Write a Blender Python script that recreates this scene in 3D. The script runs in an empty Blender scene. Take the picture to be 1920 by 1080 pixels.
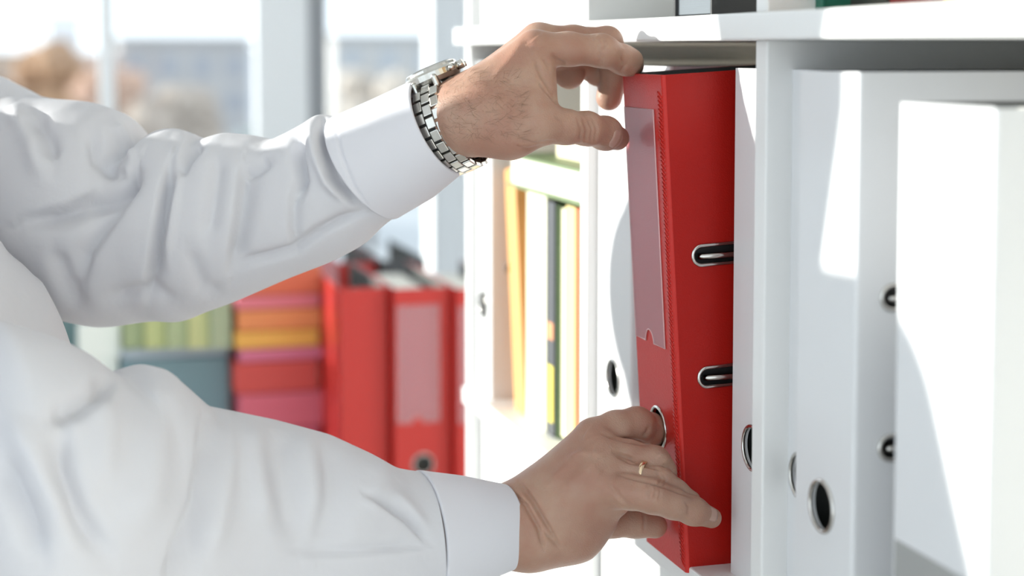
import bpy, bmesh, math, random
import numpy as np
from mathutils import Vector, Matrix

random.seed(7)
rng = np.random.default_rng(7)
scene = bpy.context.scene
COL = scene.collection
R = math.radians

# ------------------------------------------------------------------ camera
F = 3100.0                      # focal length in pixels of the 1920 px frame
YAW, PITCH = R(15.85), R(4.1)   # world +Y runs along the shelf, +X into it
CYO = 317.0                     # image row of the optical axis
CAM = np.array([0.0, 0.0, 1.5])
FWD = np.array([math.sin(YAW)*math.cos(PITCH), math.cos(YAW)*math.cos(PITCH), -math.sin(PITCH)])
RGT = np.array([math.cos(YAW), -math.sin(YAW), 0.0])
UPV = np.cross(RGT, FWD)
cam = bpy.data.cameras.new('camera')
cam.sensor_width = 36.0
cam.lens = F/1920*36
cam.shift_y = -(540-CYO)/1920
cam.clip_start, cam.clip_end = 0.02, 1000
cam.dof.use_dof = True
cam.dof.focus_distance = 1.065
cam.dof.aperture_fstop = 3.9
camo = bpy.data.objects.new('camera', cam)
COL.objects.link(camo)
camo.matrix_world = Matrix(((RGT[0], UPV[0], -FWD[0], CAM[0]), (RGT[1], UPV[1], -FWD[1], CAM[1]),
                            (RGT[2], UPV[2], -FWD[2], CAM[2]), (0, 0, 0, 1)))
scene.camera = camo

# ------------------------------------------------------------------ light
SUN = Vector((1.0, -0.418, -0.165)).normalized()     # travel direction of sunlight
sl = bpy.data.lights.new('sun', 'SUN')
sl.energy = 8.5
sl.angle = R(0.9)
sl.color = (1.0, 0.955, 0.88)
so = bpy.data.objects.new('sun', sl)
COL.objects.link(so)
so.rotation_euler = SUN.to_track_quat('-Z', 'Y').to_euler()
w = bpy.data.worlds.new('sky')
scene.world = w
w.use_nodes = True
bg = w.node_tree.nodes['Background']
bg.inputs['Color'].default_value = (0.86, 0.93, 1.0, 1)
bg.inputs['Strength'].default_value = 1.95
vs = scene.view_settings
vs.view_transform = 'Standard'
vs.look = 'None'
vs.gamma = 1.0
vs.exposure = 0.0
vs.use_curve_mapping = False
scene.cycles.max_bounces = 16          # light finds its way into the narrow white gaps of the shelf
scene.cycles.diffuse_bounces = 10


# ------------------------------------------------------------------ helpers
def P(px, py, d):
    """point of the place at photograph pixel (px,py) and distance d along the view axis"""
    return CAM + d*(FWD + (px-960)/F*RGT - (py-CYO)/F*UPV)


def PX(px, py, X):
    r = FWD + (px-960)/F*RGT - (py-CYO)/F*UPV
    return CAM + r*((X-CAM[0])/r[0])


def PY(px, py, Y):
    r = FWD + (px-960)/F*RGT - (py-CYO)/F*UPV
    return CAM + r*((Y-CAM[1])/r[1])


def PZ(px, py, Z):
    r = FWD + (px-960)/F*RGT - (py-CYO)/F*UPV
    return CAM + r*((Z-CAM[2])/r[2])


MATS = {}


def mat(name, col, rough=0.5, metal=0.0, spec=0.5, bump=None, noise=None, trans=0.0, sss=0.0, ssr=(1, .35, .2), coat=0.0):
    """principled material; bump=(kind, scale, strength, distance); noise=(scale, amount)"""
    if name in MATS:
        return MATS[name]
    m = bpy.data.materials.new(name)
    m.use_nodes = True
    nt = m.node_tree
    N, L = nt.nodes, nt.links
    b = N['Principled BSDF']
    b.inputs['Base Color'].default_value = (*col, 1)
    b.inputs['Roughness'].default_value = rough
    b.inputs['Metallic'].default_value = metal
    b.inputs['Specular IOR Level'].default_value = spec
    b.inputs['Coat Weight'].default_value = coat
    if sss:
        b.inputs['Subsurface Weight'].default_value = sss
        b.inputs['Subsurface Radius'].default_value = ssr
        b.inputs['Subsurface Scale'].default_value = 0.006
    tc = N.new('ShaderNodeTexCoord')
    if noise:
        n = N.new('ShaderNodeTexNoise')
        n.inputs['Scale'].default_value = noise[0]
        n.inputs['Detail'].default_value = 5
        L.new(tc.outputs['Object'], n.inputs['Vector'])
        mx = N.new('ShaderNodeMix')
        mx.data_type = 'RGBA'
        mx.inputs['A'].default_value = (*[c*(1-noise[1]) for c in col], 1)
        mx.inputs['B'].default_value = (*[min(1, c*(1+noise[1])) for c in col], 1)
        L.new(n.outputs['Fac'], mx.inputs['Factor'])
        L.new(mx.outputs['Result'], b.inputs['Base Color'])
    if bump:
        kind, sc, st, dist = bump
        if kind == 'noise':
            t = N.new('ShaderNodeTexNoise')
            t.inputs['Detail'].default_value = 4
        elif kind == 'voronoi':
            t = N.new('ShaderNodeTexVoronoi')
        else:
            t = N.new('ShaderNodeTexWave')
            t.bands_direction = 'DIAGONAL' if kind == 'diag' else 'Z'
        t.inputs['Scale'].default_value = sc
        L.new(tc.outputs['Object'], t.inputs['Vector'])
        bp = N.new('ShaderNodeBump')
        bp.inputs['Strength'].default_value = st
        bp.inputs['Distance'].default_value = dist
        L.new(t.outputs[0], bp.inputs['Height'])
        L.new(bp.outputs['Normal'], b.inputs['Normal'])
    if trans:
        tr = N.new('ShaderNodeBsdfTranslucent')
        tr.inputs['Color'].default_value = (*col, 1)
        ms = N.new('ShaderNodeMixShader')
        ms.inputs['Fac'].default_value = trans
        L.new(b.outputs[0], ms.inputs[1])
        L.new(tr.outputs[0], ms.inputs[2])
        L.new(ms.outputs[0], N['Material Output'].inputs['Surface'])
    MATS[name] = m
    return m


def link(name, me, m=None, parent=None, loc=None):
    o = bpy.data.objects.new(name, me)
    COL.objects.link(o)
    if m is not None:
        for q in (m if isinstance(m, (list, tuple)) else [m]):
            me.materials.append(q)
    if parent is not None:
        o.parent = parent
    if loc is not None:
        o.location = loc
    return o


def obj(name, bm, m, parent=None, smooth=False, loc=None):
    me = bpy.data.meshes.new(name)
    bmesh.ops.recalc_face_normals(bm, faces=bm.faces)
    bm.to_mesh(me)
    bm.free()
    if smooth:
        for p in me.polygons:
            p.use_smooth = True
    return link(name, me, m, parent, loc)


def pydata(name, V, Fc, m, parent=None, smooth=True):
    me = bpy.data.meshes.new(name)
    V = np.asarray(V, dtype=np.float64)
    me.from_pydata(V.tolist(), [], Fc.tolist() if isinstance(Fc, np.ndarray) else Fc)
    me.update()
    if smooth:
        me.polygons.foreach_set('use_smooth', [True]*len(me.polygons))
    return link(name, me, m, parent)


def tag(o, label, cat, group=None, kind=None):
    o['label'] = label
    if cat:
        o['category'] = cat
    if group:
        o['group'] = group
    if kind:
        o['kind'] = kind
    return o


def struct(o, label=None):
    o['kind'] = 'structure'
    if label:
        o['label'] = label
    return o


def thing(name, label, cat, loc=(0, 0, 0), group=None):
    o = bpy.data.objects.new(name, None)
    o.empty_display_size = 0.05
    COL.objects.link(o)
    o.location = loc
    return tag(o, label, cat, group)


def box(x0, x1, y0, y1, z0, z1, bev=0.0, seg=2, bm=None):
    own = bmesh.new()
    vs_ = [own.verts.new((x, y, z)) for x in (x0, x1) for y in (y0, y1) for z in (z0, z1)]
    for f in ((0, 1, 3, 2), (4, 6, 7, 5), (0, 4, 5, 1), (2, 3, 7, 6), (0, 2, 6, 4), (1, 5, 7, 3)):
        own.faces.new([vs_[i] for i in f])
    bmesh.ops.recalc_face_normals(own, faces=own.faces)
    if bev > 0:
        bmesh.ops.bevel(own, geom=list(own.edges), offset=bev, segments=seg, affect='EDGES', profile=0.5)
    if bm is None:
        return own
    me = bpy.data.meshes.new('tmp')
    own.to_mesh(me)
    own.free()
    bm.from_mesh(me)
    bpy.data.meshes.remove(me)
    return bm


def tube(pts, r, n=10, closed=False, bm=None, cap=True):
    """tube of radius r (number or list) along pts"""
    if bm is None:
        bm = bmesh.new()
    pts = [Vector(p) for p in pts]
    k = len(pts)
    rs = r if isinstance(r, (list, tuple)) else [r]*k
    rings = []
    ref = None
    for i, p in enumerate(pts):
        if closed:
            t = pts[(i+1) % k]-pts[i-1]
        else:
            t = pts[min(i+1, k-1)]-pts[max(i-1, 0)]
        t.normalize()
        if ref is None:
            ref = t.orthogonal().normalized()
        ref = (ref-t*ref.dot(t)).normalized()
        b = t.cross(ref)
        rings.append([bm.verts.new(p+rs[i]*(math.cos(2*math.pi*j/n)*ref+math.sin(2*math.pi*j/n)*b)) for j in range(n)])
    for i in range(k if closed else k-1):
        a, c = rings[i], rings[(i+1) % k]
        for j in range(n):
            bm.faces.new((a[j], a[(j+1) % n], c[(j+1) % n], c[j]))
    if cap and not closed:
        bm.faces.new(rings[0])
        bm.faces.new(rings[-1])
    return bm


# ------------------------------------------------------------------ materials
M_white = mat('white_laminate', (0.80, 0.80, 0.795), 0.38, noise=(9, 0.02))
M_back = mat('beige_laminate', (0.76, 0.74, 0.64), 0.5)
M_wbind = mat('white_binder_plastic', (0.73, 0.735, 0.75), 0.33, bump=('noise', 900, 0.12, 0.0004))
M_red = mat('red_plastic_shade_darkened', (0.40, 0.010, 0.006), 0.40, spec=0.25, bump=('voronoi', 1100, 0.25, 0.0004), noise=(12, 0.05))  # covers: same plastic as the spine, darkened to stand in for shade
M_redsp = mat('red_spine_plastic', (0.54, 0.020, 0.014), 0.40, spec=0.35, bump=('voronoi', 900, 0.35, 0.0004), noise=(12, 0.05))
M_liner = mat('grey_liner_paper', (0.10, 0.105, 0.10), 0.8, noise=(40, 0.2))
M_chrome = mat('chrome', (0.62, 0.60, 0.57), 0.18, 1.0)
M_steel = mat('brushed_steel', (0.60, 0.585, 0.55), 0.27, 1.0, bump=('noise', 700, 0.08, 0.0003))
M_dark = mat('painted_gap_shade', (0.02, 0.02, 0.02), 0.6)  # near-black colour painted in for shade in slots and link gaps
M_gold = mat('gold', (0.86, 0.66, 0.45), 0.2, 1.0)
M_paper = mat('paper', (0.78, 0.76, 0.70), 0.85, bump=('wavez', 300, 0.2, 0.0004))
M_cloth = mat('white_cotton', (0.69, 0.69, 0.725), 0.85, spec=0.2, trans=0.15, bump=('noise', 30, 0.30, 0.006))
M_cuff = mat('white_cuff_cotton', (0.72, 0.72, 0.765), 0.8, spec=0.2, trans=0.10, bump=('noise', 1600, 0.08, 0.0004))
M_nail = mat('fingernail', (0.47, 0.29, 0.235), 0.28, sss=0.2)

# film of the label pocket: a milky half clear sheet
m = bpy.data.materials.new('pocket_film')
m.use_nodes = True
nt = m.node_tree
b = nt.nodes['Principled BSDF']
b.inputs['Base Color'].default_value = (0.56, 0.40, 0.44, 1)
b.inputs['Roughness'].default_value = 0.22
b.inputs['Alpha'].default_value = 0.42
MATS['pocket_film'] = m
M_film = m

# ------------------------------------------------------------------ the shelf
ZS = 1.163          # top of the shelf the binders stand on
ZT = 1.506          # underside of the board above
XF = 0.405          # front edge of the boards
XB = 0.74
Y0, Y1 = 0.30, 1.596
unit = thing('bookcase', 'long white open bookcase holding white and red binders', 'bookcase', (XF, 1.0, 0.0))


def part(name, bm, m, th, smooth=False):
    o = obj(name, bm, m, None, smooth)
    o.parent = th
    o.matrix_parent_inverse = Matrix.Translation(th.location).inverted()
    return o


part('shelf_board', box(XF-.004, XB, Y0, Y1, ZS-.016, ZS, .0012), M_white, unit)
part('shelf_board', box(XF-.012, XB, Y0, Y1, ZT, ZT+.016, .0015), M_white, unit)
part('shelf_board', box(XF-.004, XB, Y0, Y1, 0.80, 0.816, .0012), M_white, unit)
part('shelf_board', box(XF-.004, XB, Y0, Y1, 1.86, 1.876, .0012), M_white, unit)
part('back_panel', box(XB, XB+.006, Y0, Y1, 0.05, 1.876), M_back, unit)
for y in (0.885, 1.214, 1.580, 0.30):
    part('upright' if y != 1.214 else 'divider', box(XF, XB, y, y+.016, 0.05, ZT if y != 1.214 else ZS+.318, .0012), M_white, unit)
    part('upright', box(XF, XB, y, y+.016, ZT+.016, 1.86, .0012), M_white, unit)
# doors of the lower cabinet
for i, (a, c) in enumerate(((0.903, 1.212), (0.318, 0.883), (1.232, 1.578))):
    part('cabinet_door', box(XF+.012, XF+.028, a, c, 0.82, ZS-.018, .0015), M_white, unit)


# ------------------------------------------------------------------ binders
def plate(bm, W, H, t, cw=None, rects=None, holes=(), mi_in=1):
    """flat plate in the local (u,v) plane, thickness t along w; holes: list of functions giving outline points.
       holes = [(u0,u1,v0,v1, outline(n)->pts)] all with the same u0,u1"""
    (ua, ub), (va, vb) = W, H
    quads = []
    if holes:
        u0, u1 = holes[0][0], holes[0][1]
        quads += [(ua, u0, va, vb), (u1, ub, va, vb)]
        v = va
        for h in sorted(holes, key=lambda q: q[2]):
            quads.append((u0, u1, v, h[2]))
            v = h[3]
        quads.append((u0, u1, v, vb))
    else:
        quads.append((ua, ub, va, vb))

    def V(u, v, w_):
        return bm.verts.new((w_, u, v))
    for (a, c, e, f) in quads:
        if c-a < 1e-6 or f-e < 1e-6:
            continue
        fr = [V(a, e, 0), V(c, e, 0), V(c, f, 0), V(a, f, 0)]
        bk = [V(a, e, t), V(c, e, t), V(c, f, t), V(a, f, t)]
        bm.faces.new(fr)
        q = bm.faces.new(bk[::-1])
        q.material_index = mi_in
    n = 32
    for (u0, u1, v0, v1, out) in holes:
        inner = out(n)
        cu, cv = (u0+u1)/2, (v0+v1)/2
        outer = []
        for (u, v) in inner:
            du, dv = u-cu, v-cv
            k = min(((u1-u0)/2)/max(abs(du), 1e-9), ((v1-v0)/2)/max(abs(dv), 1e-9))
            outer.append((cu+du*k, cv+dv*k))
        # snap nearest outer points to the rectangle's corners
        for c in ((u0, v0), (u1, v0), (u1, v1), (u0, v1)):
            j = min(range(n), key=lambda i: (outer[i][0]-c[0])**2+(outer[i][1]-c[1])**2)
            outer[j] = c
        for w_, flip, mi in ((0, False, 0), (t, True, mi_in)):
            I = [V(u, v, w_) for u, v in inner]
            O = [V(u, v, w_) for u, v in outer]
            for i in range(n):
                j = (i+1) % n
                q = bm.faces.new((I[i], O[i], O[j], I[j]))
                q.material_index = mi
        A = [V(u, v, 0) for u, v in inner]
        B = [V(u, v, t) for u, v in inner]
        for i in range(n):
            j = (i+1) % n
            bm.faces.new((A[i], A[j], B[j], B[i]))
    # outer rim
    rim = [(ua, va), (ub, va), (ub, vb), (ua, vb)]
    for i in range(4):
        (a, e), (c, f) = rim[i], rim[(i+1) % 4]
        bm.faces.new((V(a, e, 0), V(c, f, 0), V(c, f, t), V(a, e, t)))
    bmesh.ops.remove_doubles(bm, verts=bm.verts, dist=1e-6)
    return bm


def circle_outline(cu, cv, r):
    return lambda n: [(cu+r*math.cos(2*math.pi*i/n), cv+r*math.sin(2*math.pi*i/n)) for i in range(n)]


def stadium_outline(cu, cv, hl, r):
    def f(n):
        out = []
        for i in range(n):
            a = 2*math.pi*(i+.5)/n
            s = hl if math.cos(a) > 0 else -hl
            out.append((cu+s+r*math.cos(a), cv+r*math.sin(a)))
        return out
    return f


def make_binder(label, msp, mcv, X, ynear, width=0.076, height=0.326, depth=0.285, z=ZS, tilt=0.0, yaw=0.0,
                pocket=False, slots=True, group=None, hole=True, open_top=True, rib=False, papers=True, hz=0.089):
    """lever arch binder; local x into the shelf, y across the spine (0 = near edge), z up; origin: near bottom spine edge"""
    t = thing('ring_binder', label, 'binder', (X, ynear, z), group)
    t.rotation_euler = (0, tilt, yaw)
    th = 0.0024
    bm = bmesh.new()
    hc = width/2
    hr = 0.0135
    hs = [(hc-.018, hc+.018, hz-.018, hz+.018, circle_outline(hc, hz, hr))] if hole else []
    plate(bm, (0.0025, width-.0025), (0, height), th, holes=hs)
    # rounded long edges
    for s, c in ((1, 0.0025), (-1, width-.0025)):
        prev = None
        for i in range(7):
            a = math.pi/2*i/6
            p = (0.0025-.0025*math.cos(a), c-s*.0025*math.sin(a))
            v0, v1 = bm.verts.new((p[0], p[1], 0)), bm.verts.new((p[0], p[1], height))
            if prev:
                bm.faces.new((prev[0], v0, v1, prev[1]))
            prev = (v0, v1)
    bmesh.ops.remove_doubles(bm, verts=bm.verts, dist=1e-6)
    sp = obj('spine', bm, [msp, M_liner], t)
    # covers
    for side in (0, 1):
        bm = bmesh.new()
        hh = []
        if slots:
            for zz in (0.128, 0.208):
                hh.append((0.012, 0.072, zz-.012, zz+.012, stadium_outline(0.042, zz, 0.0205, 0.0062)))
        plate(bm, (0.0025, depth), (0, height), th, holes=hh)
        for v in bm.verts:      # local (w,u,v) -> x=u, y=w
            x, u, q = v.co
            v.co = (u, x if side == 0 else width-x, q)
        c = obj('cover', bm, [mcv, M_liner], t)
        if slots and side == 0:
            for zz in (0.128, 0.208):
                pts = [(u, 0.0-.0004, v) for u, v in stadium_outline(0.042, zz, 0.0205, 0.0064)(36)]
                e = obj('eyelet', tube(pts, 0.0013, 8, True), M_chrome, c, True)
                arch = [(0.020+.04*i/12, 0.0035-.0042*math.sin(math.pi*i/12), zz-.001) for i in range(13)]
                obj('ring_bar', tube(arch, 0.0021, 8), M_chrome, c, True)
                obj('slot_shade_sheet', box(0.012, 0.075, 0.006, 0.0068, zz-.012, zz+.012), M_dark, c)  # dark sheet stands in for the shaded hollow behind the slot
    if hole:
        pts = [(-.0004, hc+.0138*math.cos(a), hz+.0138*math.sin(a)) for a in [2*math.pi*i/40 for i in range(40)]]
        obj('finger_ring', tube(pts, 0.0012, 8, True), M_chrome, t, True)
    if rib:
        bm = bmesh.new()
        for k in range(112):
            zz = 0.004+k*0.00277
            tube([(-.0001, 0.0024, zz), (-.0002, 0.0055, zz+.0018), (-.0001, 0.0088, zz+.0036)], 0.0006, 5, bm=bm)
        obj('hinge_ribs', bm, msp, t, True)
    if pocket:
        y0, y1, z0, z1 = 0.017, width-.004, 0.146, height-.0225
        # film with a half-round thumb notch at its lower edge
        bm = bmesh.new()
        c = (y0+y1)/2+.001
        low = [(y0, z0)]
        for i in range(13):
            a = math.pi-math.pi*i/12
            low.append((c+.0075*math.cos(a), z0+.0085*math.sin(a)))
        low.append((y1, z0))
        fv = [bm.verts.new((-.0007, y, q)) for y, q in low+[(y1, z1), (y0, z1)]]
        bm.faces.new(fv)
        bmesh.ops.triangulate(bm, faces=bm.faces)
        pk = obj('label_pocket', bm, M_film, t)
        pk['label'] = 'clear plastic label pocket'
        edge = [(-.0006, y, q) for y, q in [(y1, z1), (y0, z1)]+low]
        obj('pocket_weld', tube(edge, 0.00045, 6, True), mat('weld_plastic', (0.72, 0.42, 0.42), 0.3), pk, True)
    # lever mechanism and paper
    obj('mechanism', box(0.10, 0.135, width-.012, width-.0035, 0.085, 0.235, .001), M_steel, t)
    if papers:
        obj('papers', box(0.055, depth-.02, 0.012, width-.016, 0.008, 0.31, .0008), M_paper, t)
    return t


red = make_binder('red lever arch binder being pulled out of the shelf by both hands', M_redsp, M_red, 0.3990, 0.988, 0.076,
                  z=ZS-.004, tilt=R(-3.4), pocket=True, rib=True, papers=False)
GB = 'white binders on the shelf'
make_binder('white binder directly right of the red one, against the upright', M_wbind, M_wbind, 0.423, 0.905, 0.068, group=GB)
make_binder('white binder standing right behind the red one', M_wbind, M_wbind, 0.420, 1.076, 0.056, group=GB)
make_binder('white binder left of the red one with dark finger hole', M_wbind, M_wbind, 0.413, 1.1345, 0.076, group=GB)
make_binder('thin white binder touching the right side of the upright', M_wbind, M_wbind, 0.4215, 0.850, 0.034, group=GB)
make_binder('white binder with full finger hole in the right bay', M_wbind, M_wbind, 0.405, 0.772, 0.070, group=GB)
short = make_binder('shorter white binder at the right edge, nearest of all', M_wbind, M_wbind, 0.400, 0.637, 0.084, height=0.312, hole=False, slots=False, group=GB)
obj('label', box(-.0006, .0002, .005, .080, .018, .097), mat('grey_label', (.34, .34, .33), .7), short)


# ------------------------------------------------------------------ implicit surfaces (for the body)
def surface_nets(f, org, h):
    s = f < 0
    nx, ny, nz = f.shape
    off = [(0, 0, 0), (1, 0, 0), (0, 1, 0), (1, 1, 0), (0, 0, 1), (1, 0, 1), (0, 1, 1), (1, 1, 1)]
    cnt = np.zeros((nx-1, ny-1, nz-1), np.int8)
    for a, b_, c in off:
        cnt += s[a:nx-1+a, b_:ny-1+b_, c:nz-1+c]
    act = (cnt > 0) & (cnt < 8)
    ijk = np.argwhere(act)
    Vv = np.stack([f[ijk[:, 0]+a, ijk[:, 1]+b_, ijk[:, 2]+c] for a, b_, c in off], 1)
    acc = np.zeros((len(ijk), 3))
    num = np.zeros(len(ijk))
    E = [(0, 1), (2, 3), (4, 5), (6, 7), (0, 2), (1, 3), (4, 6), (5, 7), (0, 4), (1, 5), (2, 6), (3, 7)]
    offa = np.array(off, float)
    for i, j in E:
        cr = (Vv[:, i] < 0) != (Vv[:, j] < 0)
        t = np.where(cr, Vv[:, i]/np.where(cr, Vv[:, i]-Vv[:, j], 1), 0)
        acc += np.where(cr[:, None], offa[i]+t[:, None]*(offa[j]-offa[i]), 0)
        num += cr
    verts = org + h*(ijk+acc/num[:, None])
    vid = -np.ones(act.shape, np.int64)
    vid[act] = np.arange(len(ijk))
    quads = []
    for ax in range(3):
        a1, a2 = (ax+1) % 3, (ax+2) % 3
        sl0 = [slice(None)]*3
        sl1 = [slice(None)]*3
        sl0[ax] = slice(0, -1)
        sl1[ax] = slice(1, None)
        d = s[tuple(sl0)] != s[tuple(sl1)]
        e = np.argwhere(d)
        e = e[(e[:, a1] > 0) & (e[:, a2] > 0) & (e[:, a1] < f.shape[a1]-1) & (e[:, a2] < f.shape[a2]-1)]
        ins = s[e[:, 0], e[:, 1], e[:, 2]]
        q = []
        for o1, o2 in ((-1, -1), (0, -1), (0, 0), (-1, 0)):
            c = e.copy()
            c[:, a1] += o1
            c[:, a2] += o2
            q.append(vid[c[:, 0], c[:, 1], c[:, 2]])
        q = np.stack(q, 1)
        q[~ins] = q[~ins][:, ::-1]
        quads.append(q)
    return verts, np.concatenate(quads)


class Field:
    def __init__(self, lo, hi, h):
        self.lo, self.h = np.array(lo, float), h
        n = np.ceil((np.array(hi)-self.lo)/h).astype(int)+1
        self.n = n
        self.ax = [(self.lo[i]+h*np.arange(n[i])).astype(np.float32) for i in range(3)]

    def new(self):
        return np.full(self.n, 1.0, np.float32)

    def cone(self, g, a, b_, r1, r2, k, sq=None):
        """smooth-union a round cone into grid g; sq=(axis, factor) stretches distances along axis"""
        a, b_ = np.asarray(a, float), np.asarray(b_, float)
        pad = max(r1, r2)*1.6+k+4*self.h
        i0 = np.maximum(((np.minimum(a, b_)-pad-self.lo)/self.h).astype(int), 0)
        i1 = np.minimum(((np.maximum(a, b_)+pad-self.lo)/self.h).astype(int)+2, self.n)
        if np.any(i1 <= i0):
            return
        X = self.ax[0][i0[0]:i1[0], None, None]
        Y = self.ax[1][None, i0[1]:i1[1], None]
        Z = self.ax[2][None, None, i0[2]:i1[2]]
        ba = b_-a
        l2 = float(ba@ba)+1e-12
        pa = [X-a[0], Y-a[1], Z-a[2]]
        t = np.clip((pa[0]*ba[0]+pa[1]*ba[1]+pa[2]*ba[2])/l2, 0, 1)
        q = [pa[i]-t*ba[i] for i in range(3)]
        d2 = q[0]**2+q[1]**2+q[2]**2
        if sq is not None:
            n_, fct = sq
            w_ = q[0]*n_[0]+q[1]*n_[1]+q[2]*n_[2]
            d2 = d2+w_*w_*(fct*fct-1)
        v = np.sqrt(d2)-(r1+t*(r2-r1))
        sub = (slice(i0[0], i1[0]), slice(i0[1], i1[1]), slice(i0[2], i1[2]))
        g[sub] = smin(g[sub], v, k)

    def mesh(self, g):
        return surface_nets(g, self.lo, self.h)


def smin(a, b_, k):
    if k <= 0:
        return np.minimum(a, b_)
    h = np.maximum(k-np.abs(a-b_), 0)/k
    return np.minimum(a, b_)-h*h*k*0.25


def relax(V, Q, it=4, lam=0.5):
    n = len(V)
    e = np.concatenate([Q[:, [0, 1]], Q[:, [1, 2]], Q[:, [2, 3]], Q[:, [3, 0]]])
    for i in range(it*2):
        l = lam if i % 2 == 0 else -lam*1.04
        acc = np.zeros_like(V)
        cnt = np.bincount(e[:, 0], minlength=n).astype(float)
        for c in range(3):
            acc[:, c] = np.bincount(e[:, 0], V[e[:, 1], c], minlength=n)
        cnt2 = np.bincount(e[:, 1], minlength=n)
        for c in range(3):
            acc[:, c] += np.bincount(e[:, 1], V[e[:, 0], c], minlength=n)
        V = V+l*(acc/(cnt+cnt2)[:, None]-V)
    return V


def vnormals(V, Q):
    fn = np.cross(V[Q[:, 2]]-V[Q[:, 0]], V[Q[:, 3]]-V[Q[:, 1]])
    N = np.zeros_like(V)
    for j in range(4):
        for c in range(3):
            N[:, c] += np.bincount(Q[:, j], fn[:, c], minlength=len(V))
    return N/(np.linalg.norm(N, axis=1, keepdims=True)+1e-12)


def project(V):
    q = V-CAM
    d = q@FWD
    return 960+F*(q@RGT)/d, CYO-F*(q@UPV)/d, d


def polydist(px, py, pts):
    """signed distance (px) to a polyline and the position along it 0..1"""
    best = np.full(px.shape, 1e9)
    sg = np.zeros(px.shape)
    pos = np.zeros(px.shape)
    pts = np.array(pts, float)
    seg = np.linalg.norm(np.diff(pts, axis=0), axis=1)
    tot = seg.sum()
    run = 0
    for i in range(len(pts)-1):
        a, b_ = pts[i], pts[i+1]
        ba = b_-a
        t = np.clip(((px-a[0])*ba[0]+(py-a[1])*ba[1])/(ba@ba), 0, 1)
        qx, qy = px-a[0]-t*ba[0], py-a[1]-t*ba[1]
        d = np.hypot(qx, qy)
        cr = ba[0]*(py-a[1])-ba[1]*(px-a[0])
        m_ = d < best
        best = np.where(m_, d, best)
        sg = np.where(m_, np.sign(cr), sg)
        pos = np.where(m_, (run+t*seg[i])/tot, pos)
        run += seg[i]
    return best*np.where(sg == 0, 1, sg), pos


def strokes_disp(V, N, strokes, dmin=0.0, dmax=9.0, face=0.05):
    """relief of folds and creases: strokes = (points, width on one side, width on the other, height in m)"""
    px, py, d = project(V)
    toc = CAM-V
    toc /= np.linalg.norm(toc, axis=1, keepdims=True)
    fc = np.clip(((N*toc).sum(1)-face)/0.25, 0, 1)
    fc = fc*((d > dmin) & (d < dmax))
    out = np.zeros(len(V))
    for pts, wl, wr, amp in strokes:
        bx = np.array(pts, float)
        m_ = (px > bx[:, 0].min()-3*max(wl, wr)) & (px < bx[:, 0].max()+3*max(wl, wr)) & \
             (py > bx[:, 1].min()-3*max(wl, wr)) & (py < bx[:, 1].max()+3*max(wl, wr)) & (fc > 0)
        if not m_.any():
            continue
        s_, pos = polydist(px[m_], py[m_], pts)
        w_ = np.where(s_ < 0, wl, wr)
        fade = np.clip(np.minimum(pos, 1-pos)/0.18, 0, 1)*0.75+0.25
        out[m_] += amp*fade*np.exp(-(s_/w_)**2)*fc[m_]
    return V+N*out[:, None]


# ------------------------------------------------------------------ skin
m = bpy.data.materials.new('skin')
m.use_nodes = True
nt = m.node_tree
N_, L_ = nt.nodes, nt.links
b = N_['Principled BSDF']
b.inputs['Roughness'].default_value = 0.48
b.inputs['Specular IOR Level'].default_value = 0.4
b.inputs['Subsurface Weight'].default_value = 0.35
b.inputs['Subsurface Radius'].default_value = (1.0, 0.35, 0.2)
b.inputs['Subsurface Scale'].default_value = 0.004
tc = N_.new('ShaderNodeTexCoord')
n1 = N_.new('ShaderNodeTexNoise')
n1.inputs['Scale'].default_value = 38
n1.inputs['Detail'].default_value = 4
L_.new(tc.outputs['Object'], n1.inputs['Vector'])
cr = N_.new('ShaderNodeValToRGB')
cr.color_ramp.elements[0].position = 0.36
cr.color_ramp.elements[0].color = (0.365, 0.195, 0.140, 1)
cr.color_ramp.elements[1].position = 0.66
cr.color_ramp.elements[1].color = (0.42, 0.265, 0.195, 1)
L_.new(n1.outputs['Fac'], cr.inputs['Fac'])
L_.new(cr.outputs['Color'], b.inputs['Base Color'])
v1 = N_.new('ShaderNodeTexVoronoi')
v1.inputs['Scale'].default_value = 950
L_.new(tc.outputs['Object'], v1.inputs['Vector'])
n2 = N_.new('ShaderNodeTexNoise')
n2.inputs['Scale'].default_value = 260
L_.new(tc.outputs['Object'], n2.inputs['Vector'])
ad = N_.new('ShaderNodeMath')
ad.operation = 'ADD'
L_.new(v1.outputs['Distance'], ad.inputs[0])
L_.new(n2.outputs['Fac'], ad.inputs[1])
bp = N_.new('ShaderNodeBump')
bp.inputs['Strength'].default_value = 0.22
bp.inputs['Distance'].default_value = 0.0006
L_.new(ad.outputs[0], bp.inputs['Height'])
L_.new(bp.outputs['Normal'], b.inputs['Normal'])
M_skin = m


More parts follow.
